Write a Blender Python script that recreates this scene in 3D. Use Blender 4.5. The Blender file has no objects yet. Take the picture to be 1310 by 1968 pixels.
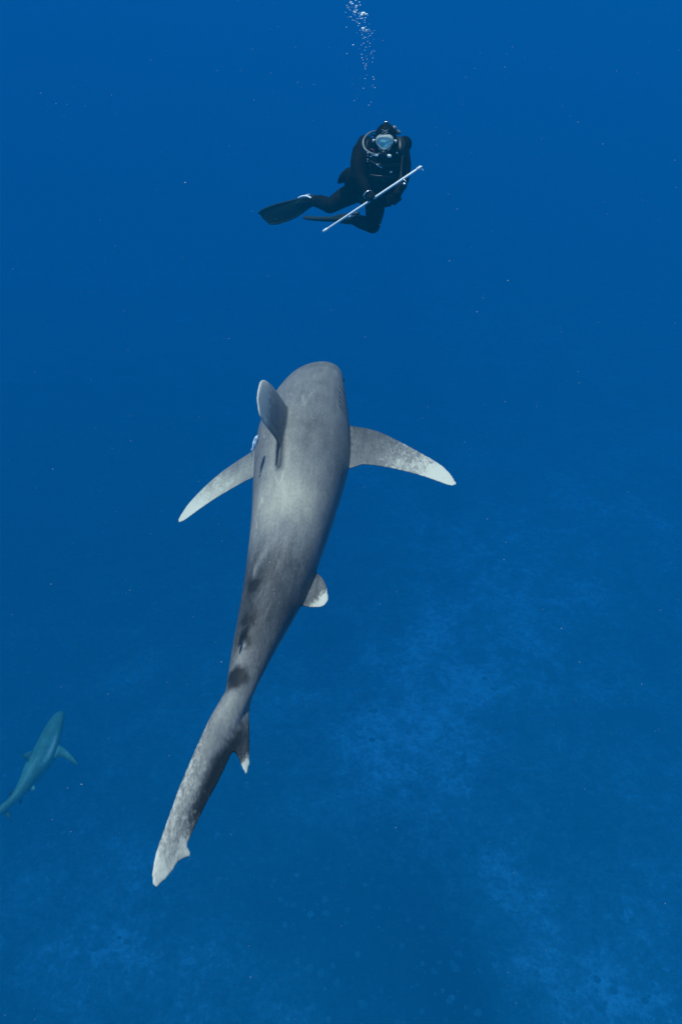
import bpy, bmesh, math, random
import numpy as np
from mathutils import Vector, Matrix, noise as mnoise
from mathutils.kdtree import KDTree

# ------------------------------------------------------------------ camera, world, sun, exposure
SC = bpy.context.scene
COL = SC.collection
ZC = 42.0                      # camera height above the mean sea floor
PITCH = math.radians(37.0)     # looking down
F = 984.0 / math.tan(math.radians(34.0))   # focal length in photo pixels

cam_d = bpy.data.cameras.new('camera')
cam = bpy.data.objects.new('camera', cam_d); COL.objects.link(cam)
cam_d.sensor_fit = 'VERTICAL'; cam_d.sensor_height = 36.0
cam_d.lens = 36.0 / (2 * math.tan(math.radians(34.0)))
cam_d.clip_start = 0.05; cam_d.clip_end = 3000
cam.location = (0, 0, ZC)
cam.rotation_euler = (math.pi / 2 - PITCH, 0, 0)
SC.camera = cam

TO_SUN = Vector((-0.22, 0.06, 0.97)).normalized()
SUN_EL = math.asin(TO_SUN.z); SUN_AZ = math.atan2(TO_SUN.x, TO_SUN.y)
world = bpy.data.worlds.new('World'); SC.world = world; world.use_nodes = True
wn = world.node_tree; wn.nodes.clear()
wo = wn.nodes.new('ShaderNodeOutputWorld'); wb = wn.nodes.new('ShaderNodeBackground')
ws = wn.nodes.new('ShaderNodeTexSky'); ws.sky_type = 'NISHITA'; ws.sun_disc = False
ws.sun_elevation = SUN_EL; ws.sun_rotation = SUN_AZ
wb.inputs['Strength'].default_value = 0.10
wn.links.new(ws.outputs[0], wb.inputs[0]); wn.links.new(wb.outputs[0], wo.inputs[0])

sun_d = bpy.data.lights.new('sun', 'SUN'); sun_d.energy = 4.6; sun_d.angle = math.radians(2.0)
sun_d.color = (1.0, 0.95, 0.88)
sun = bpy.data.objects.new('sun', sun_d); COL.objects.link(sun)
sun.rotation_euler = TO_SUN.to_track_quat('Z', 'Y').to_euler()
sun.location = (-8, 4, ZC + 30)

SC.view_settings.view_transform = 'Standard'; SC.view_settings.look = 'None'
SC.view_settings.exposure = 0.0; SC.view_settings.gamma = 1.0
SC.view_settings.use_curve_mapping = False
SC.render.engine = 'CYCLES'
SC.cycles.use_denoising = True
SC.cycles.denoiser = 'OPENIMAGEDENOISE'
SC.cycles.max_bounces = 8; SC.cycles.volume_bounces = 3
SC.cycles.diffuse_bounces = 3; SC.cycles.transparent_max_bounces = 8
SC.cycles.use_adaptive_sampling = False

# water: extinction per metre for R, G, B and how much of it is scattering
WATER_DENSITY = 0.063
WATER_COLOR = (0.0014, 0.111, 0.200)
WATER_ABSORB = (0.0, 0.27, 0.645)
WATER_G = -0.20

CAM_R = Vector((1, 0, 0))
CAM_F = Vector((0, math.cos(PITCH), -math.sin(PITCH)))
CAM_U = Vector((0, math.sin(PITCH), math.cos(PITCH)))
CAM_P = Vector((0, 0, ZC))

def ray(px, py):
    return CAM_F + CAM_R * ((px - 655) / F) + CAM_U * ((984 - py) / F)
def at_y(px, py, Y):            # place point at distance Y in front of the camera
    d = ray(px, py); return CAM_P + d * (Y / d.y)
def at_z(px, py, z):            # place point at height z
    d = ray(px, py); return CAM_P + d * ((z - ZC) / d.z)
def at_plane(px, py, p0, n):
    d = ray(px, py); return CAM_P + d * ((p0 - CAM_P).dot(n) / d.dot(n))
def project(p):
    q = p - CAM_P; z = q.dot(CAM_F)
    return 655 + F * q.dot(CAM_R) / z, 984 - F * q.dot(CAM_U) / z

# ------------------------------------------------------------------ node helpers and materials
class NT:
    def __init__(s, name):
        s.m = bpy.data.materials.new(name); s.m.use_nodes = True
        s.t = s.m.node_tree; s.t.nodes.clear()
        s.out = s.t.nodes.new('ShaderNodeOutputMaterial')
    def n(s, typ, **kw):
        x = s.t.nodes.new(typ)
        for k, v in kw.items():
            setattr(x, k, v)
        return x
    def link(s, a, b): s.t.links.new(a, b)
    def setin(s, node, name, v):
        if hasattr(v, 'is_output'): s.link(v, node.inputs[name])
        else: node.inputs[name].default_value = v
    def math(s, op, a, b=0.0, clamp=False):
        x = s.n('ShaderNodeMath', operation=op, use_clamp=clamp)
        s.setin(x, 0, a); s.setin(x, 1, b); return x.outputs[0]
    def attr(s, name, vec=False):
        x = s.n('ShaderNodeAttribute', attribute_name=name)
        return x.outputs['Vector'] if vec else x.outputs['Fac']
    def noise(s, vec, scale, detail=4, rough=0.55, dist=0.0):
        x = s.n('ShaderNodeTexNoise'); s.link(vec, x.inputs['Vector'])
        x.inputs['Scale'].default_value = scale; x.inputs['Detail'].default_value = detail
        x.inputs['Roughness'].default_value = rough; x.inputs['Distortion'].default_value = dist
        return x.outputs['Fac']
    def mapping(s, vec, scale=(1, 1, 1)):
        x = s.n('ShaderNodeMapping'); s.link(vec, x.inputs['Vector']); x.inputs['Scale'].default_value = scale
        return x.outputs[0]
    def ramp(s, fac, stops):
        x = s.n('ShaderNodeValToRGB'); s.link(fac, x.inputs[0])
        e = x.color_ramp.elements
        while len(e) < len(stops): e.new(0.5)
        for i, (p, c) in enumerate(stops):
            e[i].position = p; e[i].color = (*c, 1) if len(c) == 3 else c
        return x.outputs[0]
    def smooth(s, v, a, b):
        x = s.n('ShaderNodeMapRange', interpolation_type='SMOOTHSTEP')
        s.setin(x, 'Value', v); x.inputs['From Min'].default_value = a; x.inputs['From Max'].default_value = b
        return x.outputs[0]
    def mix(s, fac, a, b):
        x = s.n('ShaderNodeMix', data_type='RGBA')
        s.setin(x, 0, fac)
        for i, v in ((6, a), (7, b)):
            if hasattr(v, 'is_output'): s.link(v, x.inputs[i])
            else: x.inputs[i].default_value = (*v, 1)
        return x.outputs[2]
    def bsdf(s, color, rough=0.5, spec=0.3, metal=0.0, height=None, hs=0.2, hd=0.01):
        b = s.n('ShaderNodeBsdfPrincipled')
        if hasattr(color, 'is_output'): s.link(color, b.inputs['Base Color'])
        else: b.inputs['Base Color'].default_value = (*color, 1)
        s.setin(b, 'Roughness', rough); b.inputs['Specular IOR Level'].default_value = spec
        b.inputs['Metallic'].default_value = metal
        if height is not None:
            bp = s.n('ShaderNodeBump'); bp.inputs['Strength'].default_value = hs; bp.inputs['Distance'].default_value = hd
            s.link(height, bp.inputs['Height']); s.link(bp.outputs[0], b.inputs['Normal'])
        s.link(b.outputs[0], s.out.inputs['Surface']); return b
    def objco(s): return s.n('ShaderNodeTexCoord').outputs['Object']

def simple(name, color, rough=0.5, spec=0.3, metal=0.0, var=0.25, scale=30):
    t = NT(name); co = t.objco(); nz = t.noise(co, scale, 4)
    lo = tuple(c * (1 - var) for c in color); hi = tuple(min(1, c * (1 + var)) for c in color)
    t.bsdf(t.ramp(nz, [(0.3, lo), (0.7, hi)]), rough, spec, metal, nz, 0.12, 0.004)
    return t.m

M = {}
M['neoprene'] = simple('neoprene', (0.0035, 0.0035, 0.0045), 0.75, 0.05)
M['vest'] = simple('vest_cloth', (0.0035, 0.0035, 0.0045), 0.8, 0.05)
M['rubber'] = simple('rubber', (0.010, 0.012, 0.013), 0.4, 0.25)
M['fin_rubber'] = simple('fin_rubber', (0.008, 0.014, 0.013), 0.45, 0.22)
M['hose'] = simple('hose_rubber', (0.16, 0.18, 0.19), 0.35, 0.5)
M['white'] = simple('white_plastic', (0.95, 0.96, 0.94), 0.4, 0.3, 0, 0.03)
M['silver'] = simple('bright_steel', (0.75, 0.76, 0.78), 0.25, 0.5, 0.9, 0.06)
def silicone():
    t = NT('clear_silicone'); di = t.n('ShaderNodeBsdfPrincipled'); di.inputs['Base Color'].default_value = (0.86, 0.89, 0.87, 1); di.inputs['Roughness'].default_value = 0.35
    tl = t.n('ShaderNodeBsdfTranslucent'); tl.inputs[0].default_value = (0.90, 0.94, 0.92, 1)
    tr = t.n('ShaderNodeBsdfTransparent'); tr.inputs[0].default_value = (0.95, 0.97, 0.97, 1)
    m1 = t.n('ShaderNodeMixShader'); m1.inputs[0].default_value = 0.4; t.link(di.outputs[0], m1.inputs[1]); t.link(tl.outputs[0], m1.inputs[2])
    m2 = t.n('ShaderNodeMixShader'); m2.inputs[0].default_value = 0.25; t.link(m1.outputs[0], m2.inputs[1]); t.link(tr.outputs[0], m2.inputs[2])
    t.link(m2.outputs[0], t.out.inputs[0]); return t.m
M['silicone'] = silicone()
M['red'] = simple('red_ring', (0.35, 0.05, 0.06), 0.5, 0.3)
M['tank'] = simple('tank_paint', (0.012, 0.013, 0.015), 0.4, 0.25)
M['emblem'] = simple('emblem_print', (0.30, 0.32, 0.33), 0.6, 0.2)
M['eye'] = simple('eye_black', (0.008, 0.008, 0.009), 0.15, 0.5)
M['bubble'] = simple('bubble_silver', (0.80, 0.90, 0.94), 0.3, 0.6, 0.0, 0.04)
M['snow'] = simple('plankton', (0.42, 0.43, 0.42), 0.8, 0.1)
M['pilot'] = None

def skin_material():
    t = NT('diver_skin'); co = t.objco(); nz = t.noise(co, 40, 4)
    t.bsdf(t.ramp(nz, [(0.3, (0.60, 0.46, 0.38)), (0.7, (0.68, 0.53, 0.44))]), 0.5, 0.3); return t.m
M['skin'] = skin_material()

def lens_material():
    t = NT('mask_glass')
    tr = t.n('ShaderNodeBsdfTransparent'); tr.inputs[0].default_value = (0.80, 0.96, 0.98, 1)
    fo = t.n('ShaderNodeBsdfDiffuse'); fo.inputs[0].default_value = (0.45, 0.95, 1.0, 1)  # cyan diffuse part paints the bright reflection into the glass
    m0 = t.n('ShaderNodeMixShader'); m0.inputs[0].default_value = 0.58; t.link(tr.outputs[0], m0.inputs[1]); t.link(fo.outputs[0], m0.inputs[2])
    gl = t.n('ShaderNodeBsdfGlossy'); gl.inputs['Roughness'].default_value = 0.08
    mx = t.n('ShaderNodeMixShader'); mx.inputs[0].default_value = 0.05
    t.link(m0.outputs[0], mx.inputs[1]); t.link(gl.outputs[0], mx.inputs[2]); t.link(mx.outputs[0], t.out.inputs[0])
    return t.m
M['lens'] = lens_material()

def shark_material(name, stops, white, dark_tip=None, grain=1.0):
    """pigment from per-vertex tone / tip values; streaky grain runs along the body"""
    t = NT(name)
    flow = t.attr('flow', True); tone = t.attr('tone'); tip = t.attr('tip')
    co = t.objco()
    streak = t.noise(t.mapping(flow, (0.55, 3.2, 1.6)), 13, 6, 0.66, 0.3)
    blot = t.noise(flow, 5.5, 5, 0.6, 0.5)
    fine = t.noise(t.mapping(flow, (1.0, 2.4, 1.0)), 75, 4, 0.6)
    v = t.math('ADD', tone, t.math('MULTIPLY', t.math('SUBTRACT', streak, 0.5), 0.34 * grain))
    v = t.math('ADD', v, t.math('MULTIPLY', t.math('SUBTRACT', blot, 0.5), 0.30 * grain))
    v = t.math('ADD', v, t.math('MULTIPLY', t.math('SUBTRACT', fine, 0.5), 0.34 * grain), True)
    base = t.ramp(v, stops)
    mott = t.noise(t.mapping(flow, (1.0, 1.9, 1.0)), 24, 6, 0.68, 0.6)
    w = t.math('ADD', tip, t.math('MULTIPLY', t.math('SUBTRACT', mott, 0.5), 1.7))
    w = t.math('ADD', w, t.math('MULTIPLY', t.math('SUBTRACT', fine, 0.5), 1.1))
    wm = t.math('MULTIPLY', t.smooth(w, 0.10, 0.95), 0.95)
    col = t.mix(wm, base, white)
    # small pale flecks and scratches
    fl = t.noise(t.mapping(flow, (1, 2.0, 1)), 48, 2, 0.5)
    flm = t.math('MULTIPLY', t.smooth(fl, 0.70, 0.78), 0.35 * grain)
    col = t.mix(flm, col, tuple(0.8 * c for c in white))
    t.bsdf(col, 0.52, 0.22, 0, t.math('ADD', fine, streak), 0.10, 0.004)
    return t.m

M['whitetip'] = shark_material('whitetip_skin',
    [(0.0, (0.012, 0.013, 0.015)), (0.25, (0.060, 0.066, 0.074)), (0.5, (0.166, 0.176, 0.182)),
     (0.75, (0.32, 0.33, 0.29)), (1.0, (0.50, 0.505, 0.44))], (0.49, 0.52, 0.47))
M['reef'] = shark_material('reef_shark_skin',  # blue-green tint of the deep water painted into the skin
    [(0.0, (0.015, 0.015, 0.015)), (0.3, (0.03, 0.075, 0.07)), (0.5, (0.055, 0.145, 0.135)),
     (0.75, (0.11, 0.27, 0.25)), (1.0, (0.48, 0.52, 0.50))], (0.012, 0.012, 0.014), grain=1.3)

def pilot_material():
    t = NT('pilot_fish_skin'); co = t.objco()
    wv = t.n('ShaderNodeTexWave', wave_type='BANDS', bands_direction='Y'); t.link(co, wv.inputs[0])
    wv.inputs['Scale'].default_value = 9.0; wv.inputs['Distortion'].default_value = 1.5
    t.bsdf(t.ramp(wv.outputs['Fac'], [(0.25, (0.25, 0.38, 0.60)), (0.6, (0.48, 0.66, 0.85))]), 0.35, 0.4); return t.m
M['pilot'] = pilot_material()

# ------------------------------------------------------------------ mesh helpers
def link_obj(name, me, mat, parent=None):
    o = bpy.data.objects.new(name, me); COL.objects.link(o)
    if mat is not None: me.materials.clear(); me.materials.append(mat)
    if parent is not None: o.parent = parent
    return o
def tag(o, label=None, cat=None, group=None, kind=None):
    if label: o['label'] = label
    if cat: o['category'] = cat
    if group: o['group'] = group
    if kind: o['kind'] = kind
    return o

class MB:
    """collects vertices and faces for one mesh; data[i] = per-vertex dict of floats"""
    def __init__(s): s.v = []; s.f = []; s.d = []
    def rings(s, rings, cap=True, datas=None):
        base = len(s.v); n = len(rings[0])
        for i, r in enumerate(rings):
            for j, p in enumerate(r):
                s.v.append(Vector(p)); s.d.append(datas[i][j] if datas else None)
        for i in range(len(rings) - 1):
            for j in range(n):
                a = base + i * n + j; b = base + i * n + (j + 1) % n
                s.f.append((a, b, b + n, a + n))
        if cap:
            s.f.append(tuple(base + j for j in range(n))[::-1])
            s.f.append(tuple(base + (len(rings) - 1) * n + j for j in range(n)))
    def tube(s, pts, radii, n=12, ends=3, flat=None):
        """swept round tube with rounded ends; flat=(axis vector, factor) squashes it"""
        pts = [Vector(p) for p in pts]
        if not hasattr(radii, '__len__'): radii = [radii] * len(pts)
        P = list(pts); R = list(radii)
        if ends:
            d0 = (P[0] - P[1]).normalized(); d1 = (P[-1] - P[-2]).normalized()
            pre = []; post = []
            for k in range(1, ends + 1):
                a = k / ends * math.pi / 2 * 0.97
                pre.append((pts[0] + d0 * radii[0] * math.sin(a), radii[0] * math.cos(a)))
                post.append((pts[-1] + d1 * radii[-1] * math.sin(a), radii[-1] * math.cos(a)))
            P = [p for p, _ in pre[::-1]] + P + [p for p, _ in post]
            R = [r for _, r in pre[::-1]] + R + [r for _, r in post]
        T = []
        for i in range(len(P)):
            t = P[min(i + 1, len(P) - 1)] - P[max(i - 1, 0)]
            T.append(t.normalized())
        up = Vector((0.13, 0.21, 0.97))
        if abs(T[0].dot(up)) > 0.9: up = Vector((1, 0.1, 0))
        u = (up - T[0] * up.dot(T[0])).normalized()
        rings = []
        for p, r, t in zip(P, R, T):
            u = (u - t * u.dot(t)).normalized(); w = t.cross(u)
            ring = []
            for j in range(n):
                a = 2 * math.pi * j / n
                off = u * math.cos(a) * r + w * math.sin(a) * r
                if flat: off = off - flat[0] * off.dot(flat[0]) * (1 - flat[1])
                ring.append(p + off)
            rings.append(ring)
        s.rings(rings)
    def ellipsoid(s, c, rx, ry, rz, n=16, m=10, rot=None):
        rings = []
        for i in range(m + 1):
            ph = -math.pi / 2 * 0.985 + math.pi * 0.985 * i / m
            ring = []
            for j in range(n):
                a = 2 * math.pi * j / n
                q = Vector((rx * math.cos(ph) * math.cos(a), ry * math.cos(ph) * math.sin(a), rz * math.sin(ph)))
                if rot is not None: q = rot @ q
                ring.append(Vector(c) + q)
            rings.append(ring)
        s.rings(rings)
    def box(s, c, ax, ay, az, bev=0.0):
        """box with half-axis vectors, corners clipped a little"""
        c = Vector(c); k = 1 - bev
        prof = [(-1, -k), (-k, -1), (k, -1), (1, -k), (1, k), (k, 1), (-k, 1), (-1, k)]
        rings = []
        for z, sc in ((-1, k), (-k, 1), (k, 1), (1, k)):
            rings.append([c + ax * x * sc + ay * y * sc + az * z for x, y in prof])
        s.rings(rings)
    def mesh(s, name, smooth=True):
        me = bpy.data.meshes.new(name)
        me.from_pydata([tuple(v) for v in s.v], [], s.f); me.validate(); me.update()
        if smooth: me.polygons.foreach_set('use_smooth', [True] * len(me.polygons))
        bm = bmesh.new(); bm.from_mesh(me); bmesh.ops.recalc_face_normals(bm, faces=bm.faces); bm.to_mesh(me); bm.free()
        return me
    def build(s, name, mat, parent=None, smooth=True):
        return link_obj(name, s.mesh(name, smooth), mat, parent)

def remesh(mb, name, voxel, smooth_iter, smooth_fac=0.5):
    """fuse everything collected in mb to one continuous skin"""
    me = mb.mesh(name + '_src')
    tmp = bpy.data.objects.new('tmp_' + name, me); COL.objects.link(tmp)
    rm = tmp.modifiers.new('r', 'REMESH'); rm.mode = 'VOXEL'; rm.voxel_size = voxel; rm.use_smooth_shade = True
    if smooth_iter:
        sm = tmp.modifiers.new('s', 'SMOOTH'); sm.iterations = smooth_iter; sm.factor = smooth_fac
    dg = bpy.context.evaluated_depsgraph_get(); dg.update()
    out = bpy.data.meshes.new_from_object(tmp.evaluated_get(dg))
    out.name = name
    bpy.data.objects.remove(tmp); bpy.data.meshes.remove(me)
    out.polygons.foreach_set('use_smooth', [True] * len(out.polygons))
    return out

def catmull(P, n):
    """smooth curve of n points through rows of P (numpy)"""
    P = np.asarray(P, float); k = len(P)
    d = np.r_[0, np.cumsum(np.sqrt(np.maximum(1e-9, np.sum(np.diff(P[:, :3], axis=0) ** 2, axis=1))))]
    ts = np.linspace(0, d[-1], n); out = []
    m = np.zeros_like(P)
    for i in range(k):
        a = max(i - 1, 0); b = min(i + 1, k - 1)
        m[i] = (P[b] - P[a]) / (d[b] - d[a])
    for t in ts:
        i = min(max(np.searchsorted(d, t) - 1, 0), k - 2)
        h = d[i + 1] - d[i]; u = (t - d[i]) / h
        out.append((2*u**3 - 3*u**2 + 1) * P[i] + (u**3 - 2*u**2 + u) * h * m[i] + (-2*u**3 + 3*u**2) * P[i+1] + (u**3 - u**2) * h * m[i+1])
    return np.array(out)

def sstep(x, a, b):
    t = min(1.0, max(0.0, (x - a) / (b - a))); return t * t * (3 - 2 * t)
def gauss(x, m, s): return math.exp(-0.5 * ((x - m) / s) ** 2)

# ------------------------------------------------------------------ shark building
def fin(mb, lead, trail, tmax, n=26, m=9, tip_from=0.55, tip_to=1.0, tone=0.5, tmin=0.007, tonefn=None, tipfn=None, inset=0.0, flowk=1.0):
    """thin lens-section fin between a leading and a trailing polyline that meet at the tip"""
    L = catmull([tuple(p) for p in lead], n); T = catmull([tuple(p) for p in trail], n)
    rings = []; datas = []; prevn = None
    for i in range(n):
        b = i / (n - 1)
        l = Vector(L[i]); t = Vector(T[i])
        span = Vector(L[min(i+1, n-1)]) + Vector(T[min(i+1, n-1)]) - Vector(L[max(i-1, 0)]) - Vector(T[max(i-1, 0)])
        ch = t - l; c = ch.length
        if c < 0.012:
            mid = (l + t) / 2; dirc = ch.normalized() if c > 1e-5 else prevc
            l = mid - dirc * 0.006; t = mid + dirc * 0.006; ch = t - l; c = ch.length
        prevc = ch.normalized()
        nr = span.cross(ch).normalized()
        if prevn is not None and nr.dot(prevn) < 0: nr = -nr
        prevn = nr
        th = max(tmin, tmax * (1 - b) ** 0.8 + tmin)
        up = []; lo = []; du = []; dl = []
        for j in range(m):
            x = j / (m - 1); xx = 0.5 - 0.5 * math.cos(math.pi * x)
            prof = (math.sqrt(max(xx, 0)) * (1 - xx) * 2.0 + 0.0)
            hh = 0.5 * max(tmin * (0.55 if x in (0, 1) else 0.9), th * prof)
            p = l + ch * xx
            d = dict(kind=1, b=b, x=xx, tip=(tipfn(b, xx) if tipfn else (b - tip_from) / max(1e-3, tip_to - tip_from)),
                     tone=(tonefn(b, xx) if tonefn else tone), fx=b * 0.5 * flowk, fy=xx * 0.12)
            up.append(p + nr * hh); lo.append(p - nr * hh); du.append(d); dl.append(d)
        rings.append(up + lo[::-1]); datas.append(du + dl[::-1])
    mb.rings(rings, True, datas)

def body_loft(mb, st, n_st, n_round, tonefn):
    """st rows: x y z w hh_top hh_bot roll station"""
    S = catmull(st, n_st)
    cum = np.r_[0, np.cumsum(np.linalg.norm(np.diff(S[:, :3], axis=0), axis=1))]
    rings = []; datas = []; frames = []
    for i in range(n_st):
        p = Vector(S[i, :3]); a = Vector(S[max(i-1, 0), :3]) - Vector(S[min(i+1, n_st-1), :3]); a.normalize()   # forward
        r0 = a.cross(Vector((0, 0, 1))).normalized(); u0 = r0.cross(a)
        ph = math.radians(S[i, 6]); u = u0 * math.cos(ph) - r0 * math.sin(ph); r = r0 * math.cos(ph) + u0 * math.sin(ph)
        yd = project(p + u * S[i, 4])[1]
        frames.append((p, a, r, u, S[i, 7], S[i, 3], S[i, 4], yd))
        ring = []; dd = []
        w, ht, hb = max(S[i, 3], 0.004), max(S[i, 4], 0.004), max(S[i, 5], 0.004)
        for j in range(n_round):
            th = 2 * math.pi * j / n_round - math.pi
            c, s_ = math.cos(th), math.sin(th)
            # belly a little flatter, sides full
            xx = math.copysign(abs(s_) ** 0.92, s_) * w
            zz = (math.copysign(abs(c) ** 0.95, c)) * (ht if c > 0 else hb)
            ring.append(p + r * xx + u * zz)
            dd.append(dict(kind=0, b=0, x=0, tip=-1.5, tone=tonefn(yd, th), fx=cum[i], fy=th * 0.5 * (w + ht) + 3.0))
        rings.append(ring); datas.append(dd)
    mb.rings(rings, True, datas)
    return frames

def transfer(mb, me, soft=5):
    kd = KDTree(len(mb.v))
    for i, v in enumerate(mb.v): kd.insert(v, i)
    kd.balance()
    n = len(me.vertices); K = 4
    idx = np.zeros((n, K), np.int64); dst = np.zeros((n, K)); fn = kd.find_n
    for i, v in enumerate(me.vertices):
        for k, q in enumerate(fn(v.co, K)): idx[i, k] = q[1]; dst[i, k] = q[2]
    w = 1 / (dst + 0.002); w /= w.sum(1, keepdims=True)
    E = np.zeros(len(me.edges) * 2, np.int64); me.edges.foreach_get('vertices', E); E = E.reshape(-1, 2)
    deg = np.maximum(1, np.bincount(E.ravel(), minlength=n))
    for nm in ('tone', 'tip'):
        src = np.array([d[nm] for d in mb.d])
        val = (src[idx] * w).sum(1)
        for _ in range(soft):
            acc = np.bincount(E[:, 0], val[E[:, 1]], n) + np.bincount(E[:, 1], val[E[:, 0]], n); val = 0.4 * val + 0.6 * acc / deg
        at = me.attributes.new(nm, 'FLOAT', 'POINT'); at.data.foreach_set('value', val.astype(np.float32))

def set_flow(me, axis):
    """texture coordinates that run with the body: x along axis, y/z across"""
    a = axis.normalized(); r = a.cross(Vector((0, 0, 1))).normalized(); u = r.cross(a)
    n = len(me.vertices); co = np.zeros(n * 3, np.float32); me.vertices.foreach_get('co', co); co = co.reshape(-1, 3)
    fl = np.stack([co @ np.array(a), co @ np.array(r), co @ np.array(u)], axis=1).astype(np.float32)
    at = me.attributes.new('flow', 'FLOAT_VECTOR', 'POINT'); at.data.foreach_set('vector', fl.ravel())

def carve(me, spots, dark):
    """shallow dark grooves: spots = (segment a, segment b, radius, depth)"""
    n = len(me.vertices); co = np.zeros(n * 3); me.vertices.foreach_get('co', co); co = co.reshape(-1, 3)
    nr = np.zeros(n * 3); me.vertices.foreach_get('normal', nr); nr = nr.reshape(-1, 3)
    tn = np.zeros(n, np.float32); me.attributes['tone'].data.foreach_get('value', tn)
    for a, b, rad, dep in spots:
        a = np.array(a); ab = np.array(b) - a
        t = np.clip(((co - a) @ ab) / (ab @ ab), 0, 1); d = np.linalg.norm(co - a - t[:, None] * ab, axis=1)
        g = np.exp(-(d / rad) ** 2) * (d < 2.5 * rad)
        co -= nr * (dep * g)[:, None]; tn -= (dark * g).astype(np.float32)
    me.vertices.foreach_set('co', co.ravel()); me.attributes['tone'].data.foreach_set('value', tn); me.update()

# ================================================================== THE SETTING
# ---- sea floor
KS = ZC / 26.0
def seabed():
    def spaced(lo, hi, c, fine, n):
        a = math.asinh((lo - c) / fine); b = math.asinh((hi - c) / fine)
        return [c + fine * math.sinh(a + (b - a) * i / (n - 1)) for i in range(n)]
    xs = spaced(-620, 620, 0, 26, 330); ys = spaced(-450, 760, 28, 26, 330)
    # sand and reef patches: (photo x, photo y, spread m, amount)
    spots = [(860, 1290, 3.2, .55), (800, 1400, 2.4, .5), (960, 1710, 1.6, .6), (1180, 1840, 2.2, .75), (1010, 1880, 1.0, .5), (1230, 1700, 1.5, .35),
             (250, 1740, 2.4, .75), (160, 1850, 1.8, .6), (420, 1880, 1.6, .6), (120, 1640, 1.6, .4), (560, 1900, .9, .5), (560, 1560, 1.3, .3), (880, 1520, 2.0, .5), (1000, 1150, 5, .5), (330, 1340, 3.4, .5), (680, 1420, 1.8, .35), (620, 1620, 1.2, .4), (1200, 1480, 2, .25),
             (720, 1850, 2.2, -.8), (860, 1930, 1.6, -.9), (640, 1760, 1.6, -.6), (1110, 1620, 2.4, -.5), (560, 1700, 1.8, -.45), (30, 1500, 3.5, -.4), (480, 1500, 2.4, -.35), (30, 900, 10, -.6), (700, 1130, 5, -.3), (60, 1960, 1.5, -.3), (980, 1420, 1.6, -.3), (180, 1150, 6, -.35)]
    G = []
    for px, py, s, a in spots:
        p = at_z(px, py, 0.0); G.append((p.x, p.y, s * KS, a * (0.30 if a > 0 else 0.46)))
    V = []; A = []
    for y in ys:
        for x in xs:
            g = sum(a * math.exp(-((x - gx) ** 2 + (y - gy) ** 2) / (2 * s * s)) for gx, gy, s, a in G)
            n1 = mnoise.fractal(Vector((x * 0.045, y * 0.045, 3.1)), 1.0, 2.0, 4)
            n2 = mnoise.fractal(Vector((x * 0.26, y * 0.26, 9.7)), 1.0, 2.0, 4)
            sand = 0.445 + g + 0.20 * n1 + 0.16 * n2
            relief = max(0.0, 0.55 - sand)
            z = 0.8 * n1 + relief * (1.3 + 1.5 * abs(n2)) + 0.10 * n2
            V.append((x, y, z)); A.append(sand)
    nx = len(xs); Fc = []
    for j in range(len(ys) - 1):
        for i in range(nx - 1):
            a = j * nx + i; Fc.append((a, a + 1, a + nx + 1, a + nx))
    me = bpy.data.meshes.new('seabed'); me.from_pydata(V, [], Fc); me.update()
    me.polygons.foreach_set('use_smooth', [True] * len(me.polygons))
    at = me.attributes.new('sand', 'FLOAT', 'POINT'); at.data.foreach_set('value', np.array(A, np.float32))
    t = NT('seabed_sand_and_reef'); co = t.objco()
    n1 = t.noise(co, 0.36, 6, 0.66, 0.6); n2 = t.noise(co, 1.5, 6, 0.72, 0.5); n3 = t.noise(co, 4.2, 4, 0.7)
    v = t.math('ADD', t.attr('sand'), t.math('MULTIPLY', t.math('SUBTRACT', n1, 0.5), 0.9))
    v = t.math('ADD', v, t.math('MULTIPLY', t.math('SUBTRACT', n2, 0.5), 1.15))
    v = t.math('ADD', v, t.math('MULTIPLY', t.math('SUBTRACT', n3, 0.5), 0.8), True)
    col = t.ramp(v, [(0.0, (0.015, 0.018, 0.016)), (0.35, (0.085, 0.088, 0.080)), (0.62, (0.25, 0.245, 0.225)), (0.97, (0.78, 0.76, 0.70))])
    t.bsdf(col, 0.9, 0.1, 0, t.math('ADD', n2, n3), 0.5, 0.15)
    o = link_obj('seabed', me, t.m); tag(o, 'mottled sand and reef sea floor far below', kind='structure')
    return G
GS = seabed()

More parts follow.
